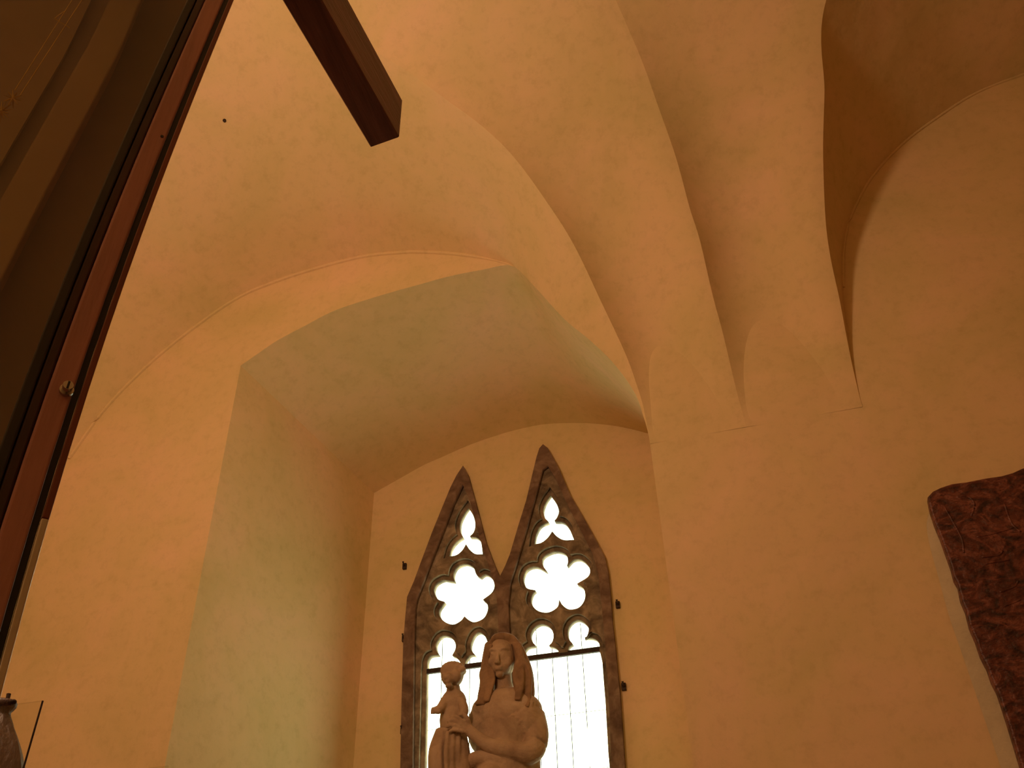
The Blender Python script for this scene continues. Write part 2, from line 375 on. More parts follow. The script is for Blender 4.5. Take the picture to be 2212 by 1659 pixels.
# the rest of the room
fm = MB(); fm.box((XL - 0.2, YB - 0.2, -0.1), (XR - XL + 0.4, 0, 0), (0, D - YB + 0.4, 0), (0, 0, 0.1))
FLOOR = noise_mat('worn_stone_floor', [(0.3, (0.10, 0.065, 0.04)), (0.7, (0.17, 0.115, 0.075))], 2, 6, 0.7, 0.2, 20)
tag(fm.build('floor', FLOOR), kind='structure')
def plane(name, a, b, c, d): return tag(link_mesh(name, [a, b, c, d], [(0, 1, 2, 3)], PLASTER), kind='structure')
plane('wall_left', (XL, YB, 0), (XL, D, 0), (XL, D, 8.3), (XL, YB, 8.3))
plane('wall_right', (XR, D, 0), (XR, YB, 0), (XR, YB, 8.3), (XR, D, 8.3))
plane('wall_back', (XL, YB, 0), (XR, YB, 0), (XR, YB, 8.3), (XL, YB, 8.3))

# unseen shell added around the hall to stop sky light leaking through seams
sh = MB(); a_, b_, c_, d_ = XL - 0.3, XR + 0.3, YB - 0.3, YN + 0.078
for q in ([(a_, c_, -.2), (b_, c_, -.2), (b_, d_, -.2), (a_, d_, -.2)], [(a_, c_, 9), (b_, c_, 9), (b_, d_, 9), (a_, d_, 9)], [(a_, c_, -.2), (a_, d_, -.2), (a_, d_, 9), (a_, c_, 9)],
          [(b_, c_, -.2), (b_, d_, -.2), (b_, d_, 9), (b_, c_, 9)], [(a_, c_, -.2), (b_, c_, -.2), (b_, c_, 9), (a_, c_, 9)]):
    sh.add(q, [(0, 1, 2, 3)])
absorb(sh, sheet('outer', [[(a_, -.2), (b_, -.2), (b_, 9), (a_, 9)], offset(outline, 0.02)], d_, 0.0, PLASTER))
tag(sh.build('leak_shell', PLASTER), kind='structure')

# ------------------------------------------------------------------ window tracery
def circ(cx, cy, rx, ry, a0, a1, n):
    return [(cx + rx * math.cos(math.radians(a)), cy - ry * math.sin(math.radians(a))) for a in np.linspace(a0, a1, n)]
def smooth_closed(pts, n=None, sharp=()):
    pts = [np.array(p, float) for p in pts]; out = []; k = len(pts)
    for i in range(k):
        p0, p1, p2, p3 = pts[i - 1], pts[i], pts[(i + 1) % k], pts[(i + 2) % k]
        if i in sharp: p0 = 2 * p1 - p2
        if (i + 1) % k in sharp: p3 = 2 * p2 - p1
        for t in np.linspace(0, 1, 6, endpoint=False):
            out.append(tuple(0.5 * (2 * p1 + (p2 - p0) * t + (2 * p0 - 5 * p1 + 4 * p2 - p3) * t * t + (3 * p1 - p0 - 3 * p2 + p3) * t ** 3)))
    return out
def z1(pts): return [(820 + x / 3.687, 940 + y / 3.687) for x, y in pts]
def z5(pts): return [(860 + x / 6.381, 1180 + y / 6.381) for x, y in pts]
def z6(pts): return [(1080 + x / 6.381, 1300 + y / 6.381) for x, y in pts]
holes = []
# left lancet: leaf-shaped trefoil
holes.append(smooth_closed(z1([(705, 575), (745, 640), (762, 710), (750, 770), (718, 806), (770, 812), (806, 850), (821, 948), (760, 945), (712, 905), (688, 868), (655, 920), (610, 955), (550, 967), (570, 900), (610, 845), (662, 808), (640, 762), (640, 700), (668, 630)]), sharp=(0, 4, 7, 10, 13, 16)))
# right lancet: leaf-shaped trefoil
holes.append(smooth_closed(z1([(1360, 473), (1400, 530), (1427, 600), (1415, 650), (1392, 682), (1460, 690), (1505, 735), (1548, 833), (1470, 835), (1415, 808), (1374, 765), (1340, 815), (1290, 855), (1230, 870), (1243, 790), (1280, 720), (1345, 688), (1312, 650), (1302, 590), (1325, 525)]), sharp=(0, 4, 7, 10, 13, 16)))
# cinquefoils
holes.append(smooth_closed(z5([(775, 480), (757, 400), (800, 290), (920, 238), (1030, 280), (1078, 390), (1130, 425), (1200, 383), (1285, 430), (1328, 540), (1290, 640), (1168, 735), (1225, 790), (1235, 880), (1180, 990), (1060, 1045), (980, 1020), (915, 965), (860, 1030), (760, 1078), (650, 1045), (570, 960), (565, 870), (640, 765), (545, 725), (490, 620), (520, 520), (620, 460), (700, 470)]), sharp=(0, 6, 11, 17, 23)))
holes.append(smooth_closed(z1([(1335, 1088), (1293, 1020), (1310, 960), (1400, 922), (1480, 945), (1500, 1000), (1492, 1040), (1545, 990), (1610, 990), (1668, 1050), (1665, 1120), (1572, 1183), (1625, 1220), (1635, 1300), (1590, 1370), (1510, 1387), (1455, 1350), (1430, 1308), (1415, 1370), (1340, 1412), (1255, 1395), (1205, 1330), (1215, 1265), (1240, 1235), (1170, 1215), (1142, 1140), (1175, 1065), (1250, 1045)]), sharp=(0, 6, 11, 17, 23)))
# left light: two round cusped heads over the tall opening
lowL = z5([(395, 1659), (400, 1580), (440, 1510), (555, 1490), (520, 1420), (520, 1340), (570, 1255), (640, 1225), (730, 1255), (785, 1330), (790, 1410), (745, 1505), (800, 1530), (855, 1600), (860, 1650), (915, 1650), (925, 1580), (985, 1500), (1060, 1495), (1000, 1420), (1000, 1330), (1050, 1220), (1120, 1180), (1190, 1230), (1230, 1320), (1240, 1420), (1200, 1495), (1260, 1530), (1290, 1600), (1290, 1659)])
holes.append(smooth_closed(lowL, sharp=(0, 3, 11, 14, 15, 18, 26, 29)) [:-5] + [(1062, 1450), (1062, 1800), (917, 1800), (917, 1659), (919.6, 1536), (921, 1446)])
lowR = z6([(310, 840), (330, 700), (380, 625), (490, 600), (435, 530), (420, 440), (470, 350), (570, 300), (680, 340), (735, 440), (725, 540), (675, 605), (745, 620), (800, 660), (805, 705), (930, 690), (945, 620), (1000, 575), (940, 490), (935, 370), (990, 280), (1080, 243), (1170, 290), (1222, 370), (1200, 470), (1165, 490), (1270, 495), (1340, 530), (1372, 600), (1372, 690)])
holes.append(smooth_closed(lowR, sharp=(0, 3, 11, 14, 15, 17, 25, 29))[:-5] + [(1297, 1412), (1301, 1430), (1305, 1483), (1307.7, 1515), (1314, 1628), (1317, 1659), (1321, 1800), (1128, 1800), (1128, 1659)])
YC = YN + 0.03
H = [xz(h, YC) for h in holes]
for k in (4, 5):                            # the tall lights run down to the sill of the window
    H[k] = [(x, z) if z > 3.32 else (x, 2.72) for x, z in H[k]]
window = empty('window_1', (-1.67, YN, Lz)); tag(window, kind='structure')
def wpart(o): return reparent(o, window)
big = offset(outline, 0.03)
core = wpart(sheet('tracery', [big] + H, YN + 0.03, 0.05, STONE, bevel=0.0))
mid = wpart(sheet('moulding', [outline] + [offset(h, 0.028) for h in H], YN - 0.005, 0.036, STONE, bevel=0.0))
# outer frame: lancet borders with the recessed panels left open
panelL = xz([(896, 1659), (897, 1536), (899, 1390), (901, 1320), (905, 1298), (930, 1232), (960, 1155), (985, 1090), (1003, 1052), (1020, 1092), (1038, 1160), (1058, 1225), (1073, 1270), (1078, 1310), (1082, 1400), (1084, 1659)], YN)
panelR = xz([(1108, 1659), (1105, 1400), (1101, 1310), (1106, 1262), (1120, 1218), (1140, 1150), (1158, 1085), (1175, 1020), (1186, 1012), (1203, 1040), (1228, 1095), (1258, 1152), (1284, 1205), (1296, 1250), (1303, 1320), (1310, 1390), (1318, 1510), (1324, 1659)], YN)
def down(p): return [(p[0][0], 2.66)] + p + [(p[-1][0], 2.66)]
wpart(sheet('frame', [outline, down(panelL), down(panelR)], YN - 0.045, 0.045, STONE2, bevel=0.0))
# glazing with its lead lines
for k in range(6):
    wpart(sheet('glass_pane', [offset(H[k], 0.012)], YN + 0.085, 0.004, GLASS))
lead = MB()
for u, va, vb in [(953, 1375, 1700), (1014, 1380, 1700), (1163, 1350, 1700), (1197, 1400, 1700), (1230, 1405, 1700), (1264, 1345, 1700)]:
    p = on_y(u, 1500, YN + 0.09); t = on_y(u, va, YN + 0.09)[2]
    lead.tube([(p[0], YN + 0.09, 2.7), (p[0], YN + 0.09, t)], 0.0026, 6)
for z in (2.95, 3.37, 3.73):
    for a, b in ((-2.32, -1.78), (-1.62, -0.99)): lead.tube([(a, YN + 0.09, z), (b, YN + 0.09, z)], 0.0016, 6)
wpart(lead.build('lead_line', IRON))
bar = MB()
zb = on_y(1043, 1434, YC)[2]
for a, b in ((-2.33, -1.79), (-1.60, -0.99)):
    bar.box((a, YN + 0.035, zb - 0.016), (b - a, 0, 0), (0, 0.02, 0), (0, 0, 0.034))
wpart(bar.build('crossbar', IRON))

# small iron hooks beside the window
hooks = [(873, 1222, 'beside the sloping edge of the left lancet'), (872, 1378, 'midway down left of the left lancet'), (869, 1577, 'low at left of the window frame'), (1334, 1305, 'right of the right lancet'), (1347, 1482, 'low at right of the window frame')]
for u, v, where in hooks:
    p = on_y(u, v, YN - 0.02); m = MB()
    m.tube([(0, 0.04, 0), (0, -0.005, 0), (0.002, -0.02, 0.004), (0.0, -0.026, 0.022)], 0.008, 8)
    m.box((-0.014, 0.0, -0.024), (0.028, 0, 0), (0, 0.022, 0), (0, 0, 0.046))
    o = m.build('iron_hook', IRON); o.location = (p[0], YN - 0.02, p[2])
    tag(o, 'rusty iron hook in niche wall, ' + where, 'hook', 'iron hooks round the window')

# nail spot high on the vault
from mathutils.bvhtree import BVHTree
bv = BVHTree.FromPolygons([tuple(v) for v in vault.v], vault.f)
loc, nor, _, _ = bv.ray_cast(Vector(CAM), Vector(ray(485, 260)))
if nor.dot(Vector(ray(485, 260))) > 0: nor = -nor
m = MB(); m.tube([(0, 0, -0.02), (0, 0, 0.008), (0, 0, 0.014)], [0.012, 0.012, 0.007], 12)
o = m.build('iron_nail', IRON); o.location = loc; o.rotation_euler = nor.to_track_quat('Z', 'Y').to_euler()
tag(o, 'tiny dark nail head in the pale vault above the niche', 'nail')

# ------------------------------------------------------------------ statue in the window
YS = 5.52
def sp(u, v, dy=0.0): return on_y(u, v, YS + dy)
PXM = 1 / 2050 * np.linalg.norm(on_y(1080, 1500, YS) - CAM)     # metres per pixel there
def remesh(mb, name, mat, parent, vox=0.009, sm=4, tex=0.0):
    o = mb.build(name + '_raw', mat)
    r = o.modifiers.new('r', 'REMESH'); r.mode = 'VOXEL'; r.voxel_size = vox
    s = o.modifiers.new('s', 'SMOOTH'); s.iterations = sm; s.factor = 0.6
    dg = bpy.context.evaluated_depsgraph_get(); me = bpy.data.meshes.new_from_object(o.evaluated_get(dg))
    bpy.data.objects.remove(o); me.name = name; me.materials.clear(); me.materials.append(mat)
    for p in me.polygons: p.use_smooth = True
    o = bpy.data.objects.new(name, me); COL.objects.link(o); reparent(o, parent); return o
def ell(mb, u, v, ru, rv, dy=0.0, rd=None, rot=0.0):
    c = sp(u, v, dy); a = math.radians(rot)
    M = np.array([[math.cos(a), 0, -math.sin(a)], [0, 1, 0], [math.sin(a), 0, math.cos(a)]])
    mb.ellipsoid(c, (ru * PXM, (rd if rd else (ru + rv) / 2) * PXM, rv * PXM), M)
def limb(mb, pts):                           # (u, v, dy, radius px)
    path = smooth_path([list(sp(u, v, dy)) + [r * PXM] for u, v, dy, r in pts], 8 * len(pts))
    mb.tube([p[:3] for p in path], [p[3] for p in path], 16)
base = np.array([sp(1085, 1500)[0], YS, SILL])
statue = empty('carved_statue', tuple(base))
tag(statue, 'brown carved stone statue of a long-haired woman holding a small child before the window', 'statue')
wmn = MB()
# head, face, neck
ell(wmn, 1085, 1420, 29, 41, 0, 33, 3)
ell(wmn, 1083, 1442, 20, 20, -0.03, 22)
limb(wmn, [(1076, 1405, -0.088, 3.2), (1075, 1416, -0.104, 3.6), (1074, 1427, -0.117, 5.0), (1074, 1431, -0.108, 5.2)])
ell(wmn, 1074, 1431, 7, 3.6, -0.102, 6)
limb(wmn, [(1056, 1408, -0.06, 2.5), (1063, 1402, -0.092, 3.4), (1072, 1405, -0.094, 2.8)]); limb(wmn, [(1080, 1404, -0.094, 2.8), (1089, 1400, -0.092, 3.4), (1098, 1405, -0.062, 2.5)])
ell(wmn, 1065, 1413, 5.5, 3, -0.080, 4); ell(wmn, 1087, 1411, 5.5, 3, -0.080, 4)
ell(wmn, 1076, 1441, 8.5, 2.6, -0.092, 5); ell(wmn, 1076.5, 1446, 7, 2.6, -0.09, 5)
ell(wmn, 1079, 1457, 9, 7, -0.065, 8)
ell(wmn, 1063, 1430, 9, 11, -0.055, 9); ell(wmn, 1096, 1430, 10, 12, -0.052, 9)
limb(wmn, [(1085, 1440, 0.01, 19), (1087, 1475, 0.01, 19), (1090, 1500, 0.01, 24)])
# torso and gown
ell(wmn, 1095, 1545, 62, 56, 0.0, 48)
ell(wmn, 1130, 1530, 40, 30, 0.0, 40, -15); ell(wmn, 1052, 1535, 32, 28, 0.0, 34, 15)
ell(wmn, 1138, 1570, 39, 52, -0.01, 42)
ell(wmn, 1075, 1533, 22, 20, -0.075, 20); ell(wmn, 1116, 1533, 22, 20, -0.075, 20)
ell(wmn, 1098, 1640, 50, 75, 0.03, 40); ell(wmn, 1046, 1582, 33, 46, 0.0, 34); ell(wmn, 1034, 1556, 20, 26, 0.0, 26)
for a, b, dy in ((1150, 1545, -0.10), (1135, 1560, -0.115), (1118, 1572, -0.12)):
    limb(wmn, [(a, b - 30, dy + 0.02, 4), (a - 14, b + 10, dy, 5), (a - 40, b + 26, dy + 0.01, 4)])
# the arm that supports the child, with its hand
limb(wmn, [(1152, 1545, 0.0, 24), (1158, 1590, -0.05, 25), (1145, 1625, -0.10, 23), (1105, 1622, -0.14, 18), (1062, 1612, -0.17, 15), (1030, 1592, -0.19, 12), (1012, 1576, -0.20, 11)])
ell(wmn, 1004, 1570, 15, 11, -0.205, 8, -30)
for (u0, v0, u1, v1, u2, v2, r) in [(1000, 1558, 986, 1548, 975, 1549, 3.8), (996, 1564, 978, 1556, 966, 1559, 4.2), (994, 1571, 976, 1566, 964, 1570, 4.2), (996, 1579, 980, 1577, 969, 1582, 3.8)]:
    limb(wmn, [(u0 + 6, v0 + 3, -0.21, r + 1), (u0, v0, -0.225, r), (u1, v1, -0.232, r), (u2, v2, -0.222, r * 0.8)])
limb(wmn, [(1014, 1566, -0.20, 5.5), (1009, 1552, -0.22, 5), (1000, 1540, -0.222, 4)])
# long gown falling to the sill
zb_ = SILL + 0.07
for k in range(9):
    a = k / 8; x = sp(1040 + 110 * a, 1600)[0]
    y = YS - 0.16 + 0.14 * abs(a - 0.5) * 2
    wmn.tube([(x, y + 0.05, 3.45), (x + 0.01 * math.sin(k * 2.1), y + 0.01, 3.0), (x + 0.02 * (k - 4), y - 0.02, zb_)], [0.04, 0.05, 0.06], 12)
wmn.tube([(base[0] + 0.03, YS + 0.02, 3.5), (base[0], YS + 0.02, 3.0), (base[0], YS, zb_)], [0.19, 0.20, 0.24], 24)
for a in range(7):                           # drapery folds across the breast and over the shoulder
    limb(wmn, [(1150 - a * 7, 1515 + a * 5, -0.06 - 0.012 * a, 3), (1128 - a * 9, 1555 + a * 7, -0.128, 3.6), (1090 - a * 5, 1585 + a * 5, -0.13, 3)])
limb(wmn, [(1062, 1508, -0.05, 4), (1076, 1524, -0.112, 3.6), (1092, 1530, -0.128, 3.4), (1110, 1522, -0.112, 3.6), (1124, 1505, -0.05, 4)])
woman = remesh(wmn, 'woman_figure', STATUE, statue, 0.0055, 2)
# hair
hr = MB()
ell(hr, 1089, 1404, 36, 33, 0.06, 34)
ell(hr, 1090, 1386, 30, 16, 0.03, 34, -6)
for side, pts in enumerate([
    [(1056, 1392, -0.03, 9), (1051, 1425, -0.01, 10), (1048, 1455, 0.0, 11), (1046, 1480, -0.02, 10), (1041, 1503, -0.04, 9), (1037, 1522, -0.06, 7)],
    [(1058, 1388, 0.0, 8), (1052, 1420, 0.01, 8), (1058, 1460, -0.02, 10), (1056, 1490, -0.05, 9), (1050, 1515, -0.08, 7)],
    [(1116, 1390, -0.03, 10), (1126, 1422, -0.01, 14), (1134, 1450, 0.0, 16), (1138, 1480, -0.01, 16), (1139, 1508, -0.03, 14), (1130, 1528, -0.06, 8)],
    [(1114, 1388, 0.0, 9), (1122, 1420, 0.0, 10), (1120, 1455, -0.03, 12), (1122, 1485, -0.05, 12), (1118, 1512, -0.08, 9)]]):
    limb(hr, pts)
    for q in range(4):                       # wavy locks laid on the mass
        limb(hr, [(u + (q - 1.5) * 4 + 3.5 * math.sin(i * 2.2 + q), v, dy - 0.045 - 0.006 * (q % 2), max(3.0, r * 0.34)) for i, (u, v, dy, r) in enumerate(pts)])
for q in range(9):                           # strands over the crown of the head
    a = -1 + q / 4
    limb(hr, [(1090 + a * 8, 1371, 0.03, 4), (1089 + a * 20, 1377, -0.02, 4), (1088 + a * 34, 1393, -0.045 + 0.045 * abs(a), 3.5)])
hair = remesh(hr, 'hair', STATUE_HAIR, statue, 0.006, 1)
# child
ch = MB()
ell(ch, 977, 1457, 24, 27, -0.10, 25)
ell(ch, 968, 1466, 12, 13, -0.17, 12); ell(ch, 963, 1464, 3.5, 5, -0.198, 6); ell(ch, 984, 1462, 12, 14, -0.15, 12)
ell(ch, 967, 1473, 5, 2.2, -0.190, 5); ell(ch, 970, 1482, 8, 5, -0.17, 8)
ell(ch, 957, 1457, 4, 2.2, -0.168, 5); ell(ch, 973, 1456, 4, 2.2, -0.176, 5)
for q in range(12):
    a = q / 11 * math.pi
    ell(ch, 979 + 21 * math.cos(a), 1450 - 15 * math.sin(a), 7, 7, -0.10 - 0.03 * (q % 2), 9)
limb(ch, [(979, 1480, -0.10, 13), (980, 1500, -0.10, 16)])
ell(ch, 980, 1518, 27, 28, -0.10, 22); ell(ch, 978, 1555, 27, 36, -0.10, 24)
limb(ch, [(963, 1512, -0.13, 10), (951, 1530, -0.18, 9), (940, 1533, -0.20, 6.5), (932, 1532, -0.21, 4)])
ell(ch, 944, 1537, 9, 5, -0.20, 6, -20)
limb(ch, [(995, 1512, -0.13, 10), (1003, 1535, -0.15, 9), (996, 1550, -0.19, 7)])
limb(ch, [(965, 1585, -0.13, 24), (952, 1625, -0.16, 24), (950, 1670, -0.16, 22), (954, 1720, -0.12, 17)])
limb(ch, [(985, 1590, -0.11, 22), (992, 1630, -0.14, 22), (998, 1680, -0.15, 19), (1000, 1730, -0.10, 15)])
for q in range(5): limb(ch, [(944 + q * 12, 1580, -0.22 + 0.02 * abs(q - 2), 4), (938 + q * 13, 1625, -0.245 + 0.02 * abs(q - 2), 5), (940 + q * 13, 1690, -0.23 + 0.02 * abs(q - 2), 4)])
for q in range(5):                           # tiny fingers of the outstretched hand
    limb(ch, [(940 - q * 0.5, 1531 + q * 2.4, -0.205, 2.2), (931 - q * 0.3, 1531 + q * 2.6, -0.212, 1.6)])
child = remesh(ch, 'child_figure', STATUE, statue, 0.006, 2)
# gown fold bunched under the supporting arm, and plinth
fd = MB()
limb(fd, [(1010, 1650, -0.12, 16), (1040, 1637, -0.14, 15), (1075, 1640, -0.14, 14), (1095, 1665, -0.12, 14)])
limb(fd, [(1025, 1690, -0.12, 18), (1060, 1665, -0.16, 15), (1085, 1690, -0.13, 16)])
remesh(fd, 'gown_fold', STATUE, statue, 0.0075, 3)
pl = MB()
for z0, z1_, r in ((SILL, SILL + 0.05, 0.33), (SILL + 0.05, SILL + 0.09, 0.29)):
    pl.tube([(base[0] - 0.08, YS - 0.03, z0), (base[0] - 0.08, YS - 0.03, z1_)], r, 8)
reparent(pl.build('plinth', STATUE), statue)

# ------------------------------------------------------------------ red marble slab on the right wall
YM = D - 0.085
sl_px = [(2011, 1084), (2009, 1074), (2018, 1064), (2034, 1056), (2058, 1048), (2090, 1044), (2130, 1036), (2165, 1031), (2190, 1024), (2212, 1014), (2260, 1002), (2420, 965)]
sr_px = [(2211, 1652), (2199, 1612), (2190, 1583), (2182, 1557), (2170, 1520), (2161, 1493), (2148, 1468), (2139, 1441), (2124, 1412), (2114, 1382), (2100, 1350), (2092, 1317), (2081, 1292), (2075, 1262), (2066, 1247), (2060, 1223), (2048, 1190), (2037, 1159), (2024, 1128), (2014, 1098)]
loop = xz(sl_px, YM)
xe = loop[-1][0] + 0.05
left = xz(sr_px, YM); zb2 = left[0][1] - 1.0
loop = loop + [(xe, zb2), (left[0][0] - 0.01, zb2)] + left
slab = empty('marble_slab', ((loop[0][0] + xe) / 2, D, zb2))
tag(slab, 'dark red mottled marble slab with a rounded corner fixed to the wall at right', 'marble slab')
reparent(sheet('stone_panel', [loop], YM, 0.06, MARBLE, bevel=0.010), slab)
wedge_out = smooth_path([on_y(u, v, D - 0.002) for u, v in [(2018, 1096), (2006, 1112), (2002, 1140), (2010, 1185), (2028, 1250), (2050, 1330), (2074, 1400), (2098, 1470), (2122, 1540), (2146, 1610), (2166, 1670)]], 60)
wedge_in = smooth_path([on_y(u, v, YM + 0.045) for u, v in [(2026, 1110)] + [(u + 7, v) for u, v in reversed(sr_px)][1:]], 60)
wo = np.vstack([wedge_out, [wedge_out[-1] + (0.0, 0, zb2 - wedge_out[-1][2])]]); wi = np.vstack([wedge_in, [wedge_in[-1] + (0.0, 0, zb2 - wedge_in[-1][2])]])
m = MB(); m.grid([[a + (b - a) * t + np.array([0, -0.006 * math.sin(math.pi * t), 0]) for t in np.linspace(0, 1, 6)] + [b + np.array([0.05, 0, 0]), b + np.array([0.05, D - 0.002 - b[1], 0])] for a, b in zip(wo, wi)])
reparent(m.build('mortar_bed', MORTAR, smooth=True), slab)
rl = MB()                                    # worn raised carving on the face of the slab
for pts in ([(2065, 1075), (2090, 1072), (2105, 1090), (2098, 1115)], [(2040, 1095), (2060, 1130), (2078, 1165), (2082, 1195)], [(2110, 1160), (2150, 1152), (2190, 1140)], [(2120, 1205), (2160, 1198), (2168, 1180)], [(2130, 1218), (2180, 1210)], [(2170, 1090), (2185, 1130), (2205, 1150)], [(2160, 1280), (2190, 1268), (2200, 1255)], [(2170, 1310), (2205, 1295)]):
    rl.tube(smooth_path([on_y(u, v, YM + 0.003) for u, v in pts], 16), 0.006, 8)
reparent(rl.build('relief', MARBLE, smooth=True), slab)

# ------------------------------------------------------------------ wooden beam overhead
ZBm = 3.6
def on_z(u, v, z): d = ray(u, v); return CAM + d * ((z - 1.6) / d[2])
e0, e1 = on_z(800, 318, ZBm), on_z(862, 296, ZBm)
ht = np.linalg.norm(on_y(873, 218, (e0[1] + e1[1]) / 2)[2] - ZBm)
bm_ = MB(); x0, x1_ = e0[0], e1[0]; ye = (e0[1] + e1[1]) / 2
beam = empty('wooden_beam', (x0, ye, ZBm)); tag(beam, 'dark square wooden beam reaching out overhead with a blunt cut end', 'beam')
bw = x1_ - x0; c = 0.003
prof = [(c, 0), (bw - c, 0), (bw, c), (bw, ht - c), (bw - c, ht), (c, ht), (0, ht - c), (0, c)]
f0, f1 = on_z(607, 0, ZBm), on_z(697, 0, ZBm)
sl = ((f0[0] - e0[0]) / (f0[1] - e0[1]) + (f1[0] - e1[0]) / (f1[1] - e1[1])) / 2
V = [(x0 + a, (e0[1] * (bw - a) + e1[1] * a) / bw, ZBm + b) for a, b in prof] + [(x0 + a + sl * (YB - ye), YB, ZBm + b) for a, b in prof]
bm_.add(V, [tuple(range(8)), tuple(reversed(range(8, 16)))] + [(i, i + 8, (i + 1) % 8 + 8, (i + 1) % 8) for i in range(8)])
reparent(bm_.build('shaft', WOOD), beam)
wq = MB(); pw = on_z(760, 6, ZBm + ht)
yw = pw[1]
wq.tube(smooth_path([(x1_ + sl * (yw - ye) - 0.012, yw, ZBm + ht - 0.02), (x1_ + sl * (yw - ye) + 0.002, yw, ZBm + ht + 0.01), (x1_ + sl * (yw - ye) - 0.005, yw, ZBm + ht + 0.05), (x1_ + sl * (yw - ye) - 0.03, yw, ZBm + ht + 0.2), (x1_ + sl * (yw - ye) - 0.04, yw, ZBm + 3.7)], 20), 0.0022, 6)
reparent(wq.build('hanging_wire', GOLD), beam)

# ------------------------------------------------------------------ display cabinet close on the left
n2 = np.array([0.72, -0.694]); n2 /= np.linalg.norm(n2); t2 = np.array([n2[1], -n2[0]])
E2 = np.array([-0.66, 0.69])
def lat(u, v, dep=0.0):
    d = ray(u, v); o = E2 - n2 * dep; k = (o @ n2) / (d[:2] @ n2); p = CAM + d * k; return float((p[:2] - o) @ t2), float(p[2])
s0 = lat(247, 675)[0]
S = [lat(u, 675)[0] for u in (247, 232, 217, 163, 135, 109)]
ZT = 4.0; ZB0 = 0.0; WID = 0.75
cab = empty('display_cabinet', (E2[0], E2[1], 0)); tag(cab, 'tall glass-fronted cabinet with a dark reddish wooden frame close at left', 'cabinet')
_bw = sorted([(lat(u, v)[1], lat(u, v)[0] - s0) for u, v in [(512, -20), (506, 0), (386, 295), (247, 675), (105, 1125), (5, 1490)]])
_bz = np.array([b[0] for b in _bw] + [3.35]); _bs = np.array([b[1] for b in _bw] + [_bw[-1][1] - 0.012])
_pf = np.polyfit(_bz, _bs, 3)
def lean(z): return float(np.polyval(_pf, max(1.85, min(z, 3.3))))          # the old frame has warped a little towards its top
def cb(s, dep, z): p = E2 + t2 * (s + lean(z)) - n2 * dep; return np.array([p[0], p[1], z])
def strip(name, sa, sb, dep0, dep1, za, zb, mat, parent=cab, bev=0.0):
    m = MB(); n_ = max(2, int((zb - za) / 0.08) + 1); V = []
    for z in np.linspace(za, zb, n_): V += [cb(sa, dep0, z), cb(sb, dep0, z), cb(sb, dep1, z), cb(sa, dep1, z)]
    m.add(V, [(3, 2, 1, 0), tuple(4 * (n_ - 1) + q for q in range(4))] + [(4 * k + q, 4 * k + (q + 1) % 4, 4 * k + 4 + (q + 1) % 4, 4 * k + 4 + q) for k in range(n_ - 1) for q in range(4)])
    o = m.build(name, mat); reparent(o, parent) if parent is cab else None
    if bev:
        b = o.modifiers.new('b', 'BEVEL'); b.width = bev; b.segments = 3; b.limit_method = 'ANGLE'
    return o
zst = lat(105, 1125)[1]
strip('edge_trim', S[0], S[1], -0.004, 0.010, zst, ZT, EDGE, bev=0.0015)
tag(strip('edge_trim', S[0], S[1], -0.004, 0.010, ZB0, zst, STEEL, bev=0.0015), 'lower length of the edge trim, pale metal imitating a highlight')  # steel colour stands in for the bright highlight along the lower edge
strip('groove', S[1], S[2], 0.012, 0.03, ZB0, ZT, BLACK)
stile = strip('stile', S[2], S[3], 0.0, 0.05, ZB0, ZT, FRAME, bev=0.003)
strip('inner_bead', S[3], S[4], 0.006, 0.05, ZB0, ZT, BEAD, bev=0.003)
strip('glass_seal', S[4], S[5], 0.002, 0.03, ZB0, ZT, BLACK, bev=0.002)
strip('glass_pane', S[5], WID - 0.05, 0.014, 0.018, 0.15, ZT - 0.05, CASE_GLASS)
strip('stile', WID - 0.05, WID, 0.0, 0.05, ZB0, ZT, FRAME, bev=0.003)
strip('side_panel', S[0] + 0.045, S[0] + 0.056, 0.031, 0.42, ZB0, ZT, FRAME)
strip('side_panel', WID - 0.012, WID, 0.051, 0.42, ZB0, ZT, FRAME)
strip('back_panel', S[0] + 0.045, WID, 0.42, 0.43, ZB0, ZT, INNER)
strip('top_panel', S[0] + 0.045, WID, 0.0, 0.43, ZT, ZT + 0.03, FRAME)
strip('bottom_rail', S[0] + 0.045, WID, 0.0, 0.43, 0.0, 0.12, FRAME)
def sl_(u, v, dep): a, z = lat(u, v, dep); return a - lean(z)
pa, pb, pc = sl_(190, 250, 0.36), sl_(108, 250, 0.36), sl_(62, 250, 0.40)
strip('reflection_band', pa, pb, 0.34, 0.40, 0.12, ZT, REFLECTION, bev=0.004)  # lighter band put in as a room reflection in the glass
strip('reflection_panel', pc, WID - 0.02, 0.40, 0.415, 0.12, ZT, REFLECTION)  # wide pale panel, likewise a glass reflection put into colour
# screw hole and lock on the stile
su, sz = lat(350, 295); su -= lean(sz)
m = MB(); a = cb(su, 0.004, sz); b = cb(su, -0.0012, sz); m.tube([a, b], 0.0022, 12); reparent(m.build('screw', BLACK), cab)
lu, lz = lat(143, 845); lu -= lean(lz)
m = MB(); m.tube([cb(lu, 0.0, lz), cb(lu, -0.004, lz)], 0.0075, 20)
lock = reparent(m.build('lock', STEEL), cab)
m = MB(); m.tube([cb(lu, -0.004, lz), cb(lu, -0.013, lz)], 0.0055, 20); o = m.build('lock_barrel', STEEL); o.parent = lock
m = MB(); A = cb(lu - 0.0012, -0.0128, lz - 0.0045); m.box(A, cb(lu + 0.0012, -0.0128, lz - 0.0045) - A, cb(lu - 0.0012, -0.0138, lz - 0.0045) - A, (0, 0, 0.009))
ks = m.build('keyhole', BLACK); ks.parent = lock

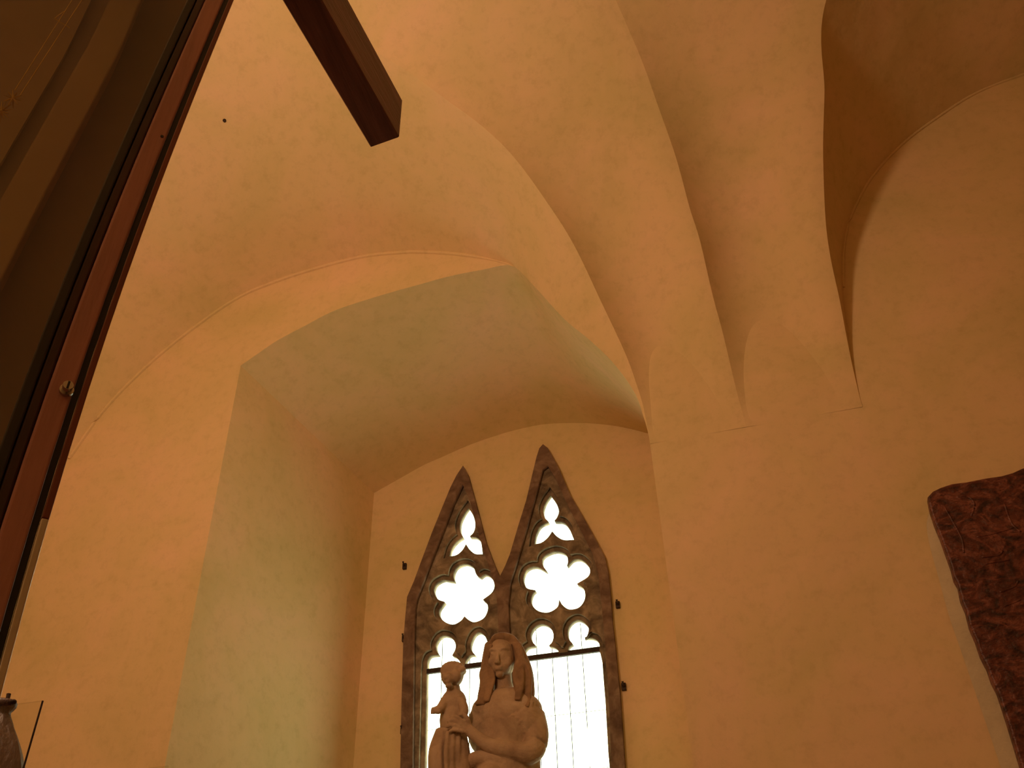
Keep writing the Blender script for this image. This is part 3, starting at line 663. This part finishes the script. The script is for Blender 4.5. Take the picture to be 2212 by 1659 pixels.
# gold wires shaped as the starry reflection in the case glass
def inc(u, v, dep): s, z = lat(u, v, dep); return cb(s - lean(z), dep, z)
DP = 0.16
star = empty('star_reflection', tuple(inc(5, 240, DP))); tag(star, 'faint gold wire star imitating a reflection in the cabinet glass', 'reflection')
m = MB()
for (a, b) in [((175, -30), (32, 195)), ((190, -20), (42, 208)), ((150, 60), (118, 40)), ((118, 40), (138, 25))]:
    m.tube([inc(*a, DP), inc(*b, DP)], 0.0008, 6)
reparent(m.build('wire', GOLD), star)
m = MB()
for cu_, cv, R_, k in ((2, 240, 28, 14), (28, 212, 22, 10)):
    c0 = inc(cu_, cv, DP)
    m.ellipsoid(c0, 0.0035, nu=10, nv=8)
    for q in range(k):
        a = 2 * math.pi * q / k + 0.3; r_ = R_ * (0.6 + 0.4 * random.random())
        m.tube([c0, inc(cu_ + r_ * math.cos(a), cv + r_ * math.sin(a), DP + random.uniform(-0.02, 0.02))], [0.0017, 0.0005], 6)
reparent(m.build('starburst', GOLD), star)

# ------------------------------------------------------------------ glass showcase with a carved figure, low at the left edge
YV = 1.7
pe = on_y(90.5, 1513, YV); xt, zt = pe[0], pe[2]
case = empty('glass_showcase', (xt - 0.25, YV, 0)); tag(case, 'frameless glass showcase with a thin dark edge at the lower left corner', 'showcase')
gx0 = xt - 0.55
VG = glass_mat('showcase_glass', (0.955, 0.95, 0.92), 0.8)
m = MB(); m.box((gx0, YV, 0.9), (xt - gx0, 0, 0), (0, 0.006, 0), (0, 0, zt - 0.9)); reparent(m.build('glass_front', VG), case)
m = MB(); m.box((gx0, YV + 0.5, 0.9), (xt - gx0, 0, 0), (0, 0.006, 0), (0, 0, zt - 0.9)); reparent(m.build('glass_back', VG), case)
m = MB(); m.box((gx0, YV + 0.008, 0.9), (0.006, 0, 0), (0, 0.49, 0), (0, 0, zt - 0.9)); reparent(m.build('glass_side', VG), case)
m = MB(); m.tube([(xt, YV + 0.003, 0.9), (xt, YV + 0.003, zt)], 0.0021, 8); reparent(m.build('edge_strip', IRON), case)
m = MB(); m.box((gx0 - 0.02, YV - 0.02, 0.0), (xt - gx0 + 0.04, 0, 0), (0, 0.55, 0), (0, 0, 0.9)); reparent(m.build('pedestal', WOOD), case)
YF = YV + 0.22
axis = on_y(-14, 1580, YF); ax_x = axis[0]
prof = [(31, 1512), (33, 1517), (29, 1526), (20, 1536), (20, 1545), (24, 1562), (30, 1582), (36, 1605), (40, 1630), (42, 1659), (41, 1700), (36, 1760)]
pr = []
for u, v in prof:
    p = on_y(u, v, YF); pr.append((abs(p[0] - ax_x), p[2]))
pr = smooth_path(pr, 40)
fig = empty('carved_figure', (ax_x, YF, 0.9)); tag(fig, 'dark brown rounded carved figure standing inside the showcase at lower left', 'figure')
m = MB(); V = []; nseg = 40
zlow = 0.9
rows = [(0.0, pr[0][1] + 0.003)] + [tuple(q) for q in pr] + [(0.10, 1.5), (0.13, 1.1), (0.14, zlow), (0.0, zlow)]
for rr, zz in rows:
    V.append([(ax_x + rr * (1 + 0.05 * math.cos(7 * a) * (zz < pr[8][1])) * math.cos(a), YF + 0.8 * rr * math.sin(a), zz) for a in np.linspace(0, 2 * math.pi, nseg + 1)])
m.grid(V)
reparent(m.build('body', FIGWOOD, smooth=True), fig)
m = MB(); p = on_y(17, 1512, YF); q = on_y(19, 1499, YF)
m.tube([p - np.array([0, 0, 0.01]), q], [0.0045, 0.0055], 10); p = on_y(29, 1516, YF - 0.01); m.ellipsoid(p, (0.008, 0.008, 0.006), nu=12, nv=8)
reparent(m.build('top_peg', IRON), fig)
